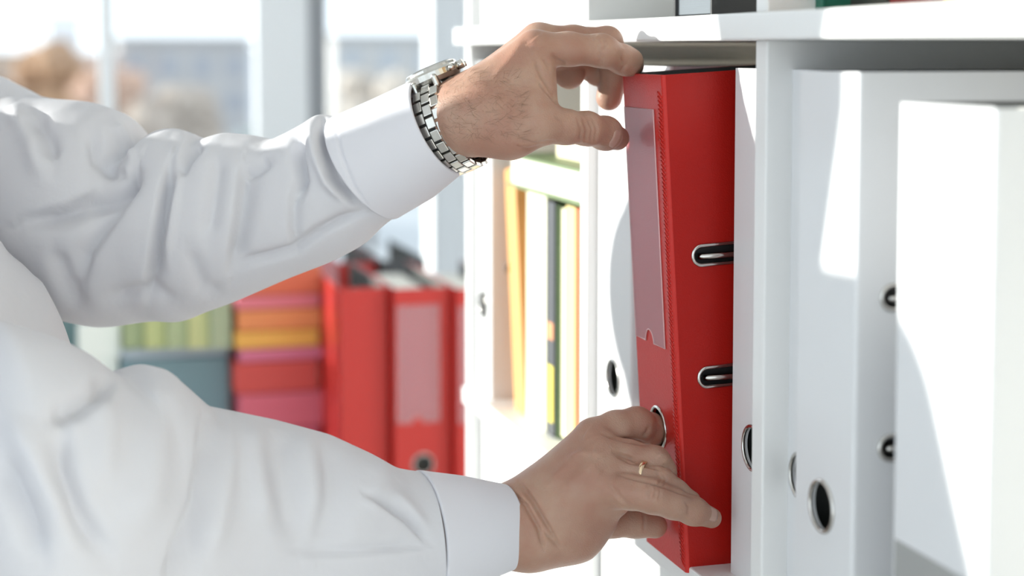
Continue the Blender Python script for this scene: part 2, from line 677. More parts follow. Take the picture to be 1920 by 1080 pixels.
def build_hand(palm, digits, h=0.00085, kp=0.012, kd=0.005, kj=0.0055, sq=None):
    """palm: list of cones ((px,py,d,r),(px,py,d,r)); digits: list of joint chains [(px,py,d,r),...]"""
    allp = [q for c in palm for q in c] + [q for c in digits for q in c]
    W = np.array([P(*q[:3]) for q in allp])
    rr = np.array([q[3]*q[2]/F for q in allp])
    fl = Field((W-rr[:, None]).min(0)-.006, (W+rr[:, None]).max(0)+.006, h)
    g = fl.new()
    for a, c in palm:
        fl.cone(g, P(*a[:3]), P(*c[:3]), a[3]*a[2]/F, c[3]*c[2]/F, kp)
    res = g.copy()
    for ch in digits:
        e = fl.new()
        for a, c in zip(ch[:-1], ch[1:]):
            fl.cone(e, P(*a[:3]), P(*c[:3]), a[3]*a[2]/F, c[3]*c[2]/F, kd)
        res = smin(res, smin(g, e, kj), 0.0012)
    V, Q = fl.mesh(res)
    return relax(V, Q, 2), Q


def wr(px, py, s=1.0, tilt=0.0, n=1):
    """short wrinkle stroke centred at (px,py)"""
    dx, dy = math.sin(tilt)*14*s, math.cos(tilt)*14*s
    return [(px-dx, py-dy), (px+3, py), (px+dx, py+dy)]


# --- left hand, at the top of the red binder
palmL = [((690, 295, 1.125, 66), (865, 222, 1.083, 63)), ((690, 295, 1.145, 66), (865, 220, 1.10, 60)),
         ((865, 222, 1.075, 62), (905, 200, 1.070, 60)),
         ((885, 208, 1.068, 58), (1002, 92, 1.070, 33)), ((890, 200, 1.088, 58), (1010, 79, 1.092, 34)),
         ((890, 205, 1.102, 52), (1022, 92, 1.115, 30)), ((895, 215, 1.115, 46), (1030, 110, 1.135, 27)),
         ((895, 238, 1.060, 50), (955, 243, 1.057, 47)), ((955, 243, 1.057, 47), (1012, 233, 1.050, 37)),
         ((925, 205, 1.066, 64), (980, 165, 1.072, 50)),
         ((1000, 205, 1.060, 42), (996, 135, 1.070, 38))]
digL = [[(1002, 92, 1.070, 33), (1066, 92, 1.076, 30), (1128, 95, 1.085, 29.5), (1168, 112, 1.099, 26), (1182, 118, 1.104, 23), (1190, 125, 1.108, 15)],
        [(1010, 79, 1.092, 34), (1075, 77, 1.108, 28), (1138, 79, 1.127, 28), (1153, 130, 1.145, 27), (1142, 183, 1.149, 24.5)],
        [(1022, 92, 1.115, 30), (1095, 118, 1.148, 26), (1122, 130, 1.156, 24), (1120, 142, 1.150, 20)],
        [(1030, 110, 1.135, 27), (1068, 138, 1.140, 26), (1082, 122, 1.160, 22)],
        [(1012, 233, 1.050, 37), (1060, 238, 1.058, 31), (1100, 241, 1.070, 30), (1135, 250, 1.090, 30), (1157, 259, 1.105, 23)]]
VL, QL = build_hand(palmL, digL)
NL = vnormals(VL, QL)
stL = []
for x, a in ((1086, .10), (1096, .0), (1106, -.08), (1114, -.1)):      # thumb joint
    stL.append(([(x-3, 222), (x+5, 243), (x+1, 266)], 3.2, 3.2, -.0006))
stL += [([(1104, 66), (1112, 74), (1106, 84)], 3, 3, -.0005), ([(1117, 70), (1125, 80), (1117, 92)], 3, 3, -.0006),
        ([(1128, 74), (1138, 84), (1131, 98)], 3, 3, -.0005),
        ([(1003, 112), (1016, 140), (1032, 165), (1052, 192)], 4, 5, -.0013),
        ([(1008, 150), (1028, 172), (1050, 196)], 3, 4, -.0010), ([(1018, 108), (1026, 120), (1030, 130)], 3, 3, -.0007),
        ([(1034, 100), (1044, 112), (1060, 120)], 3, 4, -.0008),
        ([(975, 262), (1000, 270), (1040, 264)], 3, 3, -.0007), ([(965, 274), (990, 280), (1020, 272)], 3, 3, -.0006),
        ([(1122, 96), (1128, 110), (1122, 122)], 4, 4, -.0005), ([(1163, 108), (1172, 122), (1164, 134)], 3, 3, -.0007),
        ([(985, 70), (960, 105), (925, 150)], 9, 9, .0007)]
stL += [([(1085, 262), (1110, 268), (1140, 272)], 5, 5, .0004), ([(1112, 72), (1124, 82), (1126, 92)], 10, 10, .0006),
        ([(1000, 72), (1006, 80), (1004, 92)], 16, 16, .0008), ([(930, 250), (965, 262), (1000, 258)], 8, 8, -.0004),
        ([(1040, 215), (1056, 226), (1060, 240)], 5, 5, -.0004)]
VL = strokes_disp(VL, NL, [(a, wl, wr_, h*1.6) for a, wl, wr_, h in stL])

# --- right hand, at the foot of the red binder
palmR = [((780, 1015, 1.030, 76), (965, 986, 1.066, 68)), ((965, 986, 1.066, 68), (1000, 975, 1.068, 64)),
         ((995, 955, 1.074, 54), (1112, 820, 1.078, 33)), ((1000, 965, 1.068, 56), (1130, 846, 1.067, 31)),
         ((1000, 985, 1.064, 56), (1133, 876, 1.060, 31)), ((1005, 1000, 1.064, 55), (1125, 914, 1.057, 36)),
         ((1000, 1000, 1.068, 57), (1072, 986, 1.072, 60)), ((1072, 986, 1.072, 60), (1108, 962, 1.072, 50)),
         ((1040, 940, 1.068, 60), (1095, 900, 1.068, 50)), ((1120, 925, 1.062, 34), (1160, 938, 1.060, 21))]
digR = [[(1112, 820, 1.078, 33), (1155, 805, 1.084, 33), (1194, 797, 1.092, 32), (1218, 804, 1.104, 28), (1236, 818, 1.118, 20)],
        [(1130, 846, 1.067, 31), (1180, 853, 1.066, 26), (1228, 864, 1.064, 26), (1243, 884, 1.064, 23), (1250, 912, 1.066, 18)],
        [(1133, 876, 1.060, 31), (1195, 890, 1.055, 24), (1240, 902, 1.050, 23), (1268, 920, 1.052, 19), (1298, 936, 1.056, 15)],
        [(1125, 914, 1.057, 36), (1180, 922, 1.045, 31), (1224, 930, 1.038, 31), (1262, 944, 1.041, 27), (1300, 958, 1.047, 25), (1334, 971, 1.055, 19)],
        [(1090, 982, 1.085, 40), (1150, 980, 1.095, 26), (1190, 981, 1.100, 25.5), (1228, 986, 1.102, 23)]]
VR, QR = build_hand(palmR, digR)
NR = vnormals(VR, QR)
stR = [([(1232, 886), (1240, 898), (1234, 910)], 3, 3, -.0006), ([(1242, 888), (1250, 900), (1244, 912)], 3, 3, -.0006),
       ([(1222, 902), (1230, 918), (1226, 936)], 3, 3, -.0008), ([(1212, 904), (1218, 918), (1214, 932)], 3, 3, -.0005),
       ([(1232, 906), (1238, 922), (1235, 938)], 3, 3, -.0005),
       ([(950, 912), (985, 945), (1010, 990), (1020, 1030)], 4, 5, -.0014), ([(975, 905), (1000, 940), (1030, 990), (1048, 1022)], 4, 6, -.0016),
       ([(1015, 990), (1032, 1010), (1050, 1028)], 4, 4, -.0008),
       ([(1030, 905), (1065, 870), (1105, 835)], 10, 10, .0008), ([(1050, 925), (1090, 890), (1125, 860)], 10, 10, .0008),
       ([(1070, 858), (1095, 850), (1120, 852)], 5, 5, .0006), ([(1150, 850), (1180, 866), (1215, 874)], 3, 3, -.0008),
       ([(1140, 905), (1160, 930), (1178, 948)], 5, 5, -.0006), ([(1206, 960), (1209, 975), (1207, 996)], 3, 3, -.0007),
       ([(1205, 818), (1213, 812), (1218, 800)], 4, 4, -.0008), ([(1285, 940), (1292, 950), (1290, 965)], 3, 3, -.0005)]
stR += [([(1128, 812), (1165, 823), (1215, 833)], 4, 4, -.0012), ([(1150, 846), (1195, 864), (1235, 880)], 3, 3, -.0012),
        ([(1160, 890), (1212, 902), (1252, 914), (1300, 932)], 3, 3, -.0010), ([(1232, 850), (1244, 858), (1250, 868)], 9, 9, .0010),
        ([(1098, 812), (1108, 818), (1112, 826)], 14, 14, .0009), ([(1112, 846), (1122, 850), (1126, 856)], 13, 13, .0008),
        ([(1108, 884), (1118, 888), (1124, 894)], 13, 13, .0008), ([(1222, 908), (1228, 916), (1230, 926)], 9, 9, .0008)]
VR = strokes_disp(VR, NR, [(a, wl, wr_, h*1.6) for a, wl, wr_, h in stR])

# --- the rest of the body, under the clothes and beyond the frame
HD = np.array([-.187, 1.10, 1.70])      # centre of the head
bf = Field((-.42, .74, 1.10), (.12, 1.62, 1.97), 0.006)
g = bf.new()
for a, c, r1, r2, k in (((-.15, 1.11, 1.12), (-.18, 1.16, 1.37), .10, .10, .04), ((-.192, 1.02, 1.41), (-.192, 1.34, 1.42), .05, .05, .05),
                        ((-.202, 1.15, 1.41), tuple(HD+(-.01, 0, -.12)), .058, .055, .03),
                        ((-.192, 1.01, 1.40), (-.15, .88, 1.20), .05, .042, .03), ((-.192, 1.35, 1.415), (-.06, 1.29, 1.39), .05, .045, .03)):
    bf.cone(g, a, c, r1, r2, k)
for a, c, r1, r2, k in (((0, 0, -.03), (-.01, 0, .01), .078, .080, .03), ((.04, 0, -.09), (.06, 0, -.13), .055, .036, .03),
                        ((.08, 0, -.045), (.105, 0, -.075), .010, .016, .012), ((.088, 0, -.112), (.092, 0, -.116), .018, .016, .012),
                        ((-.01, -.080, -.06), (-.015, -.084, -.03), .014, .018, .008), ((-.01, .080, -.06), (-.015, .084, -.03), .014, .018, .008),
                        ((.078, -.030, -.02), (.072, -.055, -.022), .013, .012, .012), ((.078, .030, -.02), (.072, .055, -.022), .013, .012, .012)):
    bf.cone(g, HD+a, HD+c, r1, r2, k)
bf.cone(g, P(-60, 930, .93), P(790, 1010, 1.03), .04, .026, .02)
bf.cone(g, (-.15, .88, 1.20), P(-60, 930, .93), .042, .04, .02)
bf.cone(g, (-.06, 1.29, 1.39), P(300, 420, 1.18), .045, .036, .02)
VB, QB = bf.mesh(g)
VB = relax(VB, QB, 3)
# join: torso, head and arms with the two hands
bf2 = Field((-.05, 1.05, 1.25), (.32, 1.36, 1.47), 0.004)
g = bf2.new()
bf2.cone(g, P(300, 420, 1.18), P(700, 292, 1.13), .036, .024, .01)
bf2.cone(g, (-.06, 1.29, 1.39), P(300, 420, 1.18), .045, .036, .02)
VA, QA = bf2.mesh(g)
verts = np.concatenate([VL, VR, VB, VA])
faces = np.concatenate([QL, QR+len(VL), QB+len(VL)+len(VR), QA+len(VL)+len(VR)+len(VB)])
person = thing('person', 'person in a white shirt pulling the red binder out with both hands', 'person', (-.15, 1.10, 0.0))


def child(o, th):
    o.parent = th
    o.matrix_parent_inverse = Matrix.Translation(th.location).inverted()
    return o


body = child(pydata('body', verts, faces, M_skin), person)


def nail(c, ax, nrm, L, W, curl=0.55):
    """curved plate: centre c, along ax, facing nrm"""
    ax = Vector(ax).normalized()
    nrm = Vector(nrm)
    nrm = (nrm-ax*nrm.dot(ax)).normalized()
    sd = ax.cross(nrm)
    bm = bmesh.new()
    n = 9
    gr = []
    for i in range(n):
        row = []
        for j in range(n):
            u, v = i/(n-1)*2-1, j/(n-1)*2-1
            ww = W*math.sqrt(max(0.02, 1-max(0, abs(u)-.35)**2*1.6))
            an = v*curl
            row.append(bm.verts.new(Vector(c)+ax*(u*L)+sd*(ww*math.sin(an)/math.sin(curl))+nrm*(ww*(math.cos(an)-1)/math.sin(curl)-.0006*u*u)))
        gr.append(row)
    for i in range(n-1):
        for j in range(n-1):
            bm.faces.new((gr[i][j], gr[i+1][j], gr[i+1][j+1], gr[i][j+1]))
    ext = bmesh.ops.extrude_face_region(bm, geom=list(bm.faces))
    for v in ext['geom']:
        if isinstance(v, bmesh.types.BMVert):
            v.co -= nrm*.0008
    return child(obj('fingernail', bm, M_nail, None, True), person)


def dirv(a, c):
    return Vector(P(*c))-Vector(P(*a))


def surf(V, Nn, px, py):
    """point and normal of the skin at a pixel"""
    x, y, d = project(V)
    m_ = np.hypot(x-px, y-py) < 5
    k = np.where(m_)[0]
    k = k[d[k] < d[k].min()+.003]
    n = Nn[k].mean(0)
    return Vector(V[k].mean(0)), Vector(n/np.linalg.norm(n))


NL2, NR2 = vnormals(VL, QL), vnormals(VR, QR)
for VV, NN, q, a0, a1, ln, wd in ((VL, NL2, (1160, 264), (1135, 250, 1.090), (1157, 259, 1.105), .0066, .0062),
                                  (VR, NR2, (1336, 962), (1300, 958, 1.047), (1334, 971, 1.055), .0058, .0046)):
    c, n = surf(VV, NN, *q)
    nail(c+n*.0001, dirv(a0, a1), n, ln, wd)

# fine hair on the back of the wrist
x, y, d = project(VL)
k = np.where((x > 822) & (x < 985) & (y > 130) & (y < 262) & ((NL2@(-FWD)) > .15))[0]
k = rng.choice(k, 330, replace=False)
hv, hfc = [], []
adir = (P(1000, 120, 1.07)-P(860, 215, 1.08))
adir /= np.linalg.norm(adir)
for q in k:
    n = NL2[q]
    dr = adir*.55-UPV*.55*rng.normal(.6, .5)+RGT*rng.normal(0, .35)
    dr -= n*(dr@n)
    dr /= np.linalg.norm(dr)
    sdv = np.cross(n, dr)
    L0 = .004+.004*rng.random()
    base = len(hv)
    for s_, r_ in ((0, .00006), (.5, .00005), (1, .00001)):
        c = VL[q]+dr*L0*s_+n*(.0008*math.sin(s_*2.2))
        hv += [c+sdv*r_, c-sdv*r_, c+n*r_]
    for r in range(2):
        for e in range(3):
            hfc.append((base+r*3+e, base+r*3+(e+1) % 3, base+r*3+3+(e+1) % 3, base+r*3+3+e))
hr = child(pydata('wrist_hair', np.array(hv), np.array(hfc), mat('brown_hair', (.20, .12, .07), .5)), person)
hr['kind'] = 'stuff'


# ------------------------------------------------------------------ shirt
def gauss(a, s):
    k = np.exp(-0.5*(np.arange(-int(3*s)-1, int(3*s)+2)/s)**2)
    k /= k.sum()
    p = len(k)//2
    return np.convolve(np.concatenate([np.full(p, a[0])+(np.arange(-p, 0))*(a[1]-a[0]), a, np.full(p, a[-1])+np.arange(1, p+1)*(a[-1]-a[-2])]), k, 'valid')


def sleeve(name, T, B, D, strokes, m, nu=260, nv=160, fat=0.92, sm=2.2, bend=0.0, wob=0.0022, solid=0.0, amp=1.0, taper=True):
    """tube of cloth through outline T (upper edge) and B (lower edge), D = distance; all given along t"""
    t = np.linspace(0, 1, nu)
    T, B, D = np.array(T, float), np.array(B, float), np.array(D, float)
    tx, ty = gauss(np.interp(t, T[:, 0], T[:, 1]), sm), gauss(np.interp(t, T[:, 0], T[:, 2]), sm)
    bx, by = gauss(np.interp(t, B[:, 0], B[:, 1]), sm*2), gauss(np.interp(t, B[:, 0], B[:, 2]), sm*2)
    dd = gauss(np.interp(t, D[:, 0], D[:, 1]), sm*3)
    top = np.stack([P(a, c, e) for a, c, e in zip(tx, ty, dd)])
    bot = np.stack([P(a, c, e) for a, c, e in zip(bx, by, dd)])
    mid, half = (top+bot)/2, (top-bot)/2
    if taper:
        q = np.clip((t-.88)/.12, 0, 1)
        half = half*(1-.58*q*q*(3-2*q))[:, None]
    hl = np.linalg.norm(half, axis=1)
    hs = gauss(hl, 12)
    ax = np.gradient(mid, axis=0)
    ax = np.stack([gauss(ax[:, i], 10) for i in range(3)], 1)
    side = np.cross(ax, half)
    side /= np.linalg.norm(side, axis=1, keepdims=True)
    side *= np.sign(side@(-FWD))[:, None]
    # the side (towards the viewer) leans with the arm's own direction
    ph = np.linspace(0, 2*np.pi, nv, endpoint=False)
    V = mid[:, None, :]+half[:, None, :]*np.cos(ph)[None, :, None]+side[:, None, :]*(hs*fat)[:, None, None]*np.sin(ph)[None, :, None]
    if wob:
        # unseen rear half: soft cross folds
        rear = np.clip(-np.sin(ph), 0, 1)[None, :]
        wv = np.sin(t[:, None]*55+2*np.sin(3*ph[None, :]))*np.sin(t[:, None]*23+ph[None, :])
        V += side[:, None, :]*(wob*2*wv*rear)[:, :, None]
    V = V.reshape(-1, 3)
    i, j = np.meshgrid(np.arange(nu-1), np.arange(nv), indexing='ij')
    j2 = (j+1) % nv
    Q = np.stack([i*nv+j, i*nv+j2, (i+1)*nv+j2, (i+1)*nv+j], -1).reshape(-1, 4)
    N = vnormals(V, Q)
    c = np.repeat(mid, nv, axis=0)
    if ((V-c)*N).sum() < 0:
        Q = Q[:, ::-1].copy()
        N = -N
    V = strokes_disp(V, N, [(a, wl, wr_, h*amp) for a, wl, wr_, h in strokes])
    Q = [tuple(int(z) for z in q) for q in Q]
    if taper:       # the shoulder end is closed
        rim = [(nu-1)*nv+k for k in range(nv)]
        Q.append(tuple(rim))
    o = child(pydata(name, V, Q, m), person)
    if solid:
        md = o.modifiers.new('thickness', 'SOLIDIFY')
        md.thickness = solid
        md.offset = -1
    return o


foldsU = [([(256, 300), (235, 335), (190, 368), (120, 396), (40, 415)], 26, 9, -.0060),
          ([(250, 320), (225, 375), (190, 430), (160, 480), (150, 530)], 12, 22, -.0045),
          ([(322, 300), (306, 370), (294, 440), (286, 500), (276, 560)], 20, 8, -.0062),
          ([(345, 262), (332, 330), (318, 420), (305, 500)], 10, 20, .0030),
          ([(378, 266), (350, 300), (335, 330)], 8, 12, -.0035),
          ([(455, 310), (450, 370), (442, 440), (432, 510)], 24, 7, -.0042),
          ([(408, 290), (398, 370), (388, 450)], 18, 14, -.0025),
          ([(505, 300), (480, 320), (455, 322)], 10, 10, -.0025),
          ([(560, 250), (562, 300), (570, 340), (560, 372)], 7, 14, -.0045),
          ([(580, 235), (590, 290), (610, 340), (650, 380)], 9, 9, .0022),
          ([(604, 225), (612, 280), (632, 335), (675, 385)], 8, 8, -.0034),
          ([(690, 396), (640, 415), (600, 436), (555, 470), (470, 492), (440, 510)], 7, 12, -.0028),
          ([(548, 360), (548, 420), (552, 465)], 16, 6, -.0020),
          ([(60, 215), (90, 260), (100, 300)], 14, 20, -.0035), ([(170, 250), (185, 300), (230, 330)], 12, 16, -.0030),
          ([(20, 200), (60, 260), (80, 330)], 20, 20, .0030), ([(215, 230), (235, 265), (245, 295)], 10, 8, .0020),
          ([(205, 560), (260, 545), (330, 560)], 14, 14, -.0025), ([(100, 470), (120, 530), (150, 580)], 20, 16, -.0030),
          ([(350, 470), (380, 540), (420, 555)], 18, 14, -.0018)]
topU = [(0, 632, 220), (.03, 612, 217), (.05, 595, 213), (.08, 575, 228), (.12, 545, 245), (.17, 510, 262), (.22, 470, 253), (.28, 420, 248),
        (.32, 392, 257), (.345, 378, 264), (.37, 362, 252), (.42, 330, 240), (.46, 300, 243), (.485, 278, 272), (.505, 258, 302), (.524, 254, 262),
        (.55, 244, 230), (.60, 215, 205), (.65, 165, 190), (.72, 100, 185), (.78, 60, 178), (.84, 15, 155), (.9, -20, 135), (1, -150, 70)]
botU = [(0, 752, 400), (.03, 707, 428), (.06, 692, 455), (.12, 620, 492), (.2, 540, 522), (.3, 430, 570), (.36, 365, 592), (.4, 338, 606),
        (.46, 290, 601), (.55, 190, 616), (.62, 140, 606), (.7, 90, 592), (.8, 20, 600), (.9, -60, 620), (1, -150, 600)]
sleeve('sleeve', topU, botU, [(0, 1.105), (.3, 1.14), (.6, 1.175), (1, 1.25)], foldsU, M_cloth, fat=.85, amp=2.3)
foldsL = [([(388, 772), (386, 850), (372, 940), (348, 1010), (315, 1090)], 34, 15, -.0042),
          ([(420, 780), (425, 860), (410, 950), (390, 1040)], 22, 40, .0022),
          ([(300, 700), (292, 780), (275, 900), (250, 1000)], 45, 40, .0032),
          ([(215, 704), (190, 742), (150, 768), (100, 790)], 10, 26, -.0036),
          ([(120, 800), (122, 880), (150, 960), (205, 1040)], 16, 28, -.0034),
          ([(20, 780), (60, 850), (100, 930), (130, 1000)], 24, 24, .0024),
          ([(800, 1016), (762, 973), (728, 950), (684, 930)], 4, 11, -.0020),
          ([(796, 992), (765, 950), (735, 925)], 9, 14, .0010),
          ([(797, 1024), (720, 1031), (640, 1037), (540, 1036)], 5, 14, -.0014),
          ([(610, 825), (622, 890), (618, 960), (600, 1030)], 34, 22, -.0020), ([(520, 800), (530, 880), (548, 960), (560, 1020)], 26, 34, -.0022),
          ([(570, 810), (580, 880), (590, 960)], 26, 26, .0016), ([(470, 790), (480, 880), (500, 980)], 30, 24, .0020),
          ([(700, 860), (715, 900), (690, 960)], 24, 24, .0012),
          ([(0, 860), (40, 940), (80, 1040)], 20, 26, -.0034), ([(180, 720), (200, 800), (190, 900)], 26, 26, .0016)]
topL = [(0, 795, 886), (.05, 745, 878), (.1, 700, 852), (.2, 620, 815), (.3, 520, 788), (.4, 430, 769), (.45, 388, 761), (.5, 345, 722),
        (.54, 310, 692), (.58, 268, 682), (.62, 235, 692), (.66, 212, 702), (.72, 150, 655), (.78, 95, 628), (.88, 0, 600), (1, -150, 560)]
botL = [(0, 815, 1125), (.1, 720, 1150), (.3, 520, 1190), (.6, 270, 1270), (.8, 80, 1320), (1, -150, 1340)]
sleeve('sleeve', topL, botL, [(0, 1.035), (.3, 1.0), (.6, .96), (1, .885)], foldsL, M_cloth, fat=.82, amp=2.7)


def cuff(name, T, B, D, fat, strokes=()):
    return sleeve(name, T, B, D, list(strokes), M_cuff, nu=60, nv=120, fat=fat, sm=1.2, wob=0, solid=.0022, taper=False)


cuff('cuff', [(0, 781, 147), (.5, 704, 183), (1, 622, 219)], [(0, 868, 324), (.5, 810, 372), (1, 748, 408)],
     [(0, 1.088), (1, 1.108)], 1.05, [([(628, 226), (640, 290), (664, 350), (694, 394)], 3, 3, -.0010)])
cuff('cuff', [(0, 948, 908), (.5, 870, 892), (1, 790, 882)], [(0, 968, 1064), (.5, 890, 1096), (1, 806, 1130)],
     [(0, 1.060), (1, 1.032)], .80, [([(800, 890), (804, 950), (802, 1030), (798, 1080)], 3, 3, -.0008)])

# shirt front, back and shoulders
sf = Field((-.42, .78, 1.02), (.10, 1.60, 1.64), 0.005)
g = sf.new()
sq = ((0, 1, 0), 0.72)
for a, c, r1, r2, k, s_ in (((-.15, 1.11, 1.08), (-.128, 1.11, 1.27), .135, .135, .02, sq), ((-.128, 1.11, 1.27), (-.185, 1.16, 1.37), .135, .11, .05, sq),
                            ((-.197, 1.02, 1.407), (-.197, 1.34, 1.417), .062, .062, .06, None), ((-.202, 1.172, 1.425), (-.197, 1.157, 1.50), .066, .060, .03, None),
                            ((-.192, 1.00, 1.405), (-.15, .87, 1.20), .068, .064, .04, None), ((-.15, .87, 1.20), tuple(P(-90, 930, .92)), .064, .075, .03, None),
                            ((-.192, 1.35, 1.415), tuple(P(-90, 350, 1.24)), .066, .075, .04, None)):
    sf.cone(g, a, c, r1, r2, k, s_)
V, Q = sf.mesh(g)
V = relax(V, Q, 4)
N = vnormals(V, Q)
V = strokes_disp(V, N, [([(22, 350), (48, 430), (82, 560), (95, 640)], 10, 5, .0015), ([(10, 420), (35, 520), (50, 640)], 14, 14, -.002)], face=-.3)
child(pydata('shirt_body', V, Q, M_cloth), person)

hf = Field(HD-(.17, .15, .19), HD+(.12, .15, .15), 0.005)
g = hf.new()
for a, c, r1, r2, k in (((0, 0, .022), (-.02, 0, .008), .084, .082, .02), ((-.055, 0, -.01), (-.055, 0, -.07), .056, .045, .03),
                        ((.04, 0, .07), (-.01, 0, .075), .032, .045, .03)):
    hf.cone(g, HD+a, HD+c, r1, r2, k)
V, Q = hf.mesh(g)
V = relax(V, Q, 2)
child(pydata('hair', V, Q, mat('dark_hair', (.05, .035, .025), .5, bump=('noise', 300, .5, .002))), person)

# trousers and shoes
tf = Field((-.36, .86, .02), (.10, 1.36, 1.16), 0.008)
g = tf.new()
tf.cone(g, (-.15, 1.11, 1.10), (-.15, 1.11, .95), .125, .13, .02, sq)
for s in (-1, 1):
    tf.cone(g, (-.15, 1.11+s*.08, .93), (-.14, 1.11+s*.10, .50), .092, .070, .03)
    tf.cone(g, (-.14, 1.11+s*.10, .50), (-.16, 1.11+s*.11, .09), .070, .058, .02)
V, Q = tf.mesh(g)
child(pydata('trousers', relax(V, Q, 2), Q, mat('dark_trousers', (.03, .035, .05), .8)), person)
for s in (-1, 1):
    hf = Field((-.28, 1.11+s*.11-.08, -.02), (.14, 1.11+s*.11+.08, .16), 0.006)
    g = hf.new()
    y = 1.11+s*.11
    hf.cone(g, (-.19, y, .05), (.02, y+s*.01, .04), .048, .038, .02)
    hf.cone(g, (-.17, y, .05), (-.17, y, .10), .045, .045, .02)
    z = hf.ax[2][None, None, :]
    g = np.maximum(g, -(z-.002)+0*g)
    V, Q = hf.mesh(g)
    child(pydata('shoe', relax(V, Q, 1), Q, mat('black_leather', (.02, .02, .02), .35)), person)

for s in (-1, 1):
    bm = bmesh.new()
    bmesh.ops.create_uvsphere(bm, u_segments=16, v_segments=10, radius=.0125)
    e = child(obj('eye', bm, mat('eye_white', (.75, .74, .72), .2), None, True), person)
    e.location = HD+(.066, s*.034, -.036)
    e.parent = None
    e.location = Vector(HD+(.066, s*.034, -.036))
    child(e, person)
    bm = bmesh.new()
    bmesh.ops.create_uvsphere(bm, u_segments=12, v_segments=8, radius=.0062)
    ir = obj('iris', bm, mat('iris_brown', (.06, .035, .02), .15), None, True)
    ir.location = Vector(HD+(.0735, s*.034, -.036))
    child(ir, person)
    eb = obj('eyebrow', tube([HD+(.077, s*.016, -.010), HD+(.074, s*.034, -.004), HD+(.062, s*.054, -.010)], [.003, .004, .002], 8), mat('dark_hair', (.05, .035, .025), .5), None, True)
    child(eb, person)


# ------------------------------------------------------------------ the room
M_wall = mat('wall_paint', (0.79, 0.80, 0.81), 0.8, bump=('noise', 120, 0.1, 0.001))
M_ceil = mat('ceiling_paint', (0.78, 0.78, 0.77), 0.85)
M_floor = mat('floor_laminate', (0.40, 0.39, 0.38), 0.45, noise=(3, 0.15))
M_frame = mat('window_frame_white', (0.90, 0.91, 0.92), 0.4)
M_gasket = mat('dark_frame', (0.36, 0.37, 0.39), 0.5)
m = bpy.data.materials.new('window_glass')
m.use_nodes = True
nt = m.node_tree
for n_ in list(nt.nodes):
    if n_.type == 'BSDF_PRINCIPLED':
        nt.nodes.remove(n_)
tr = nt.nodes.new('ShaderNodeBsdfTransparent')
tr.inputs['Color'].default_value = (0.96, 0.98, 0.98, 1)
gl = nt.nodes.new('ShaderNodeBsdfGlossy')
gl.inputs['Roughness'].default_value = 0.02
fr = nt.nodes.new('ShaderNodeFresnel')
fr.inputs['IOR'].default_value = 1.3
ms = nt.nodes.new('ShaderNodeMixShader')
nt.links.new(fr.outputs[0], ms.inputs[0])
nt.links.new(tr.outputs[0], ms.inputs[1])
nt.links.new(gl.outputs[0], ms.inputs[2])
nt.links.new(ms.outputs[0], nt.nodes['Material Output'].inputs['Surface'])
M_glass = m

HX0, HX1, HY0, HY1, HZ = -2.3, 0.841, -2.2, 3.3, 2.95
struct(obj('floor', box(HX0-.2, HX1+.4, HY0-.2, HY1+.4, -.1, 0), M_floor))
struct(obj('ceiling', box(HX0-.2, HX1+.4, HY0-.2, HY1+.4, HZ, HZ+.1), M_ceil))
struct(obj('wall_right', box(HX1, HX1+.4, HY0-.2, HY1+.40, 0, HZ), M_wall))
bm = box(HX0-.2, HX1, HY0-.2, HY0, 0, .9)
box(HX0-.2, HX1, HY0-.2, HY0, 2.6, HZ, bm=bm)
box(HX0-.2, -2.0, HY0-.2, HY0, .9, 2.6, bm=bm)
box(.45, HX1, HY0-.2, HY0, .9, 2.6, bm=bm)
struct(obj('wall_camera_side', bm, M_wall))
W3 = bpy.data.objects.new('fill_window', None)  # added opening, lets sky light onto the faces turned to the camera
COL.objects.link(W3)
struct(W3, 'unseen window added behind the camera for fill light')
for x in (-2.0, -.8, .40):
    obj('frame_bar', box(x, x+.05, HY0-.12, HY0-.06, .9, 2.6, .003), M_frame, W3)
for a, c in ((-1.95, -.8), (-.75, .40)):
    obj('pane', box(a, c, HY0-.092, HY0-.088, .9, 2.6), M_glass, W3)
bm = box(HX0, HX1, HY1, HY1+.40, 0, .80)
box(HX0-.2, HX1, HY1, HY1+.40, 2.85, HZ, bm=bm)
struct(obj('wall_back', bm, M_wall))
bm = box(HX0-.2, HX0, HY0, HY1+.40, 0, .30)
box(HX0-.2, HX0, HY0, HY1, 2.85, HZ, bm=bm)
struct(obj('wall_left', bm, M_wall))


def mullion(th, x0, x1, y0, y1, z0, z1, m, nm='frame_bar'):
    o = obj(nm, box(x0, x1, y0, y1, z0, z1, .003), m, th)
    return o


# window straight ahead
yw = 3.62
W1 = bpy.data.objects.new('window_1', None)
COL.objects.link(W1)
struct(W1, 'wide white framed window behind the red binders')


def wx(px):
    return float(PY(px, 95, yw)[0])


for (a, c, m_) in ((480, 575, M_frame), (575, 612, M_gasket), (186, 214, M_frame), (812, 826, M_frame)):
    mullion(W1, wx(a), wx(c), yw-.03 if m_ is M_frame else yw-.01, yw+.04, .8, 2.85, m_)
mullion(W1, HX0, wx(186)-1.2, yw-.03, yw+.04, .8, 2.85, M_frame)
mullion(W1, HX0, HX1, yw-.03, yw+.04, .80, .87, M_frame)
mullion(W1, HX0, HX1, yw-.03, yw+.04, 2.78, 2.85, M_frame)
cuts = [wx(186)-1.2, wx(186), wx(214), wx(480), wx(612), wx(812)]
for a, c in ((cuts[0], cuts[1]), (cuts[2], cuts[3]), (cuts[4], cuts[5])):
    obj('pane', box(a, c, yw+.0, yw+.004, .87, 2.78), M_glass, W1)
struct(obj('trim_1', box(HX0, HX1, HY1-.03, HY1+.29, .80, .83, .004), M_white))
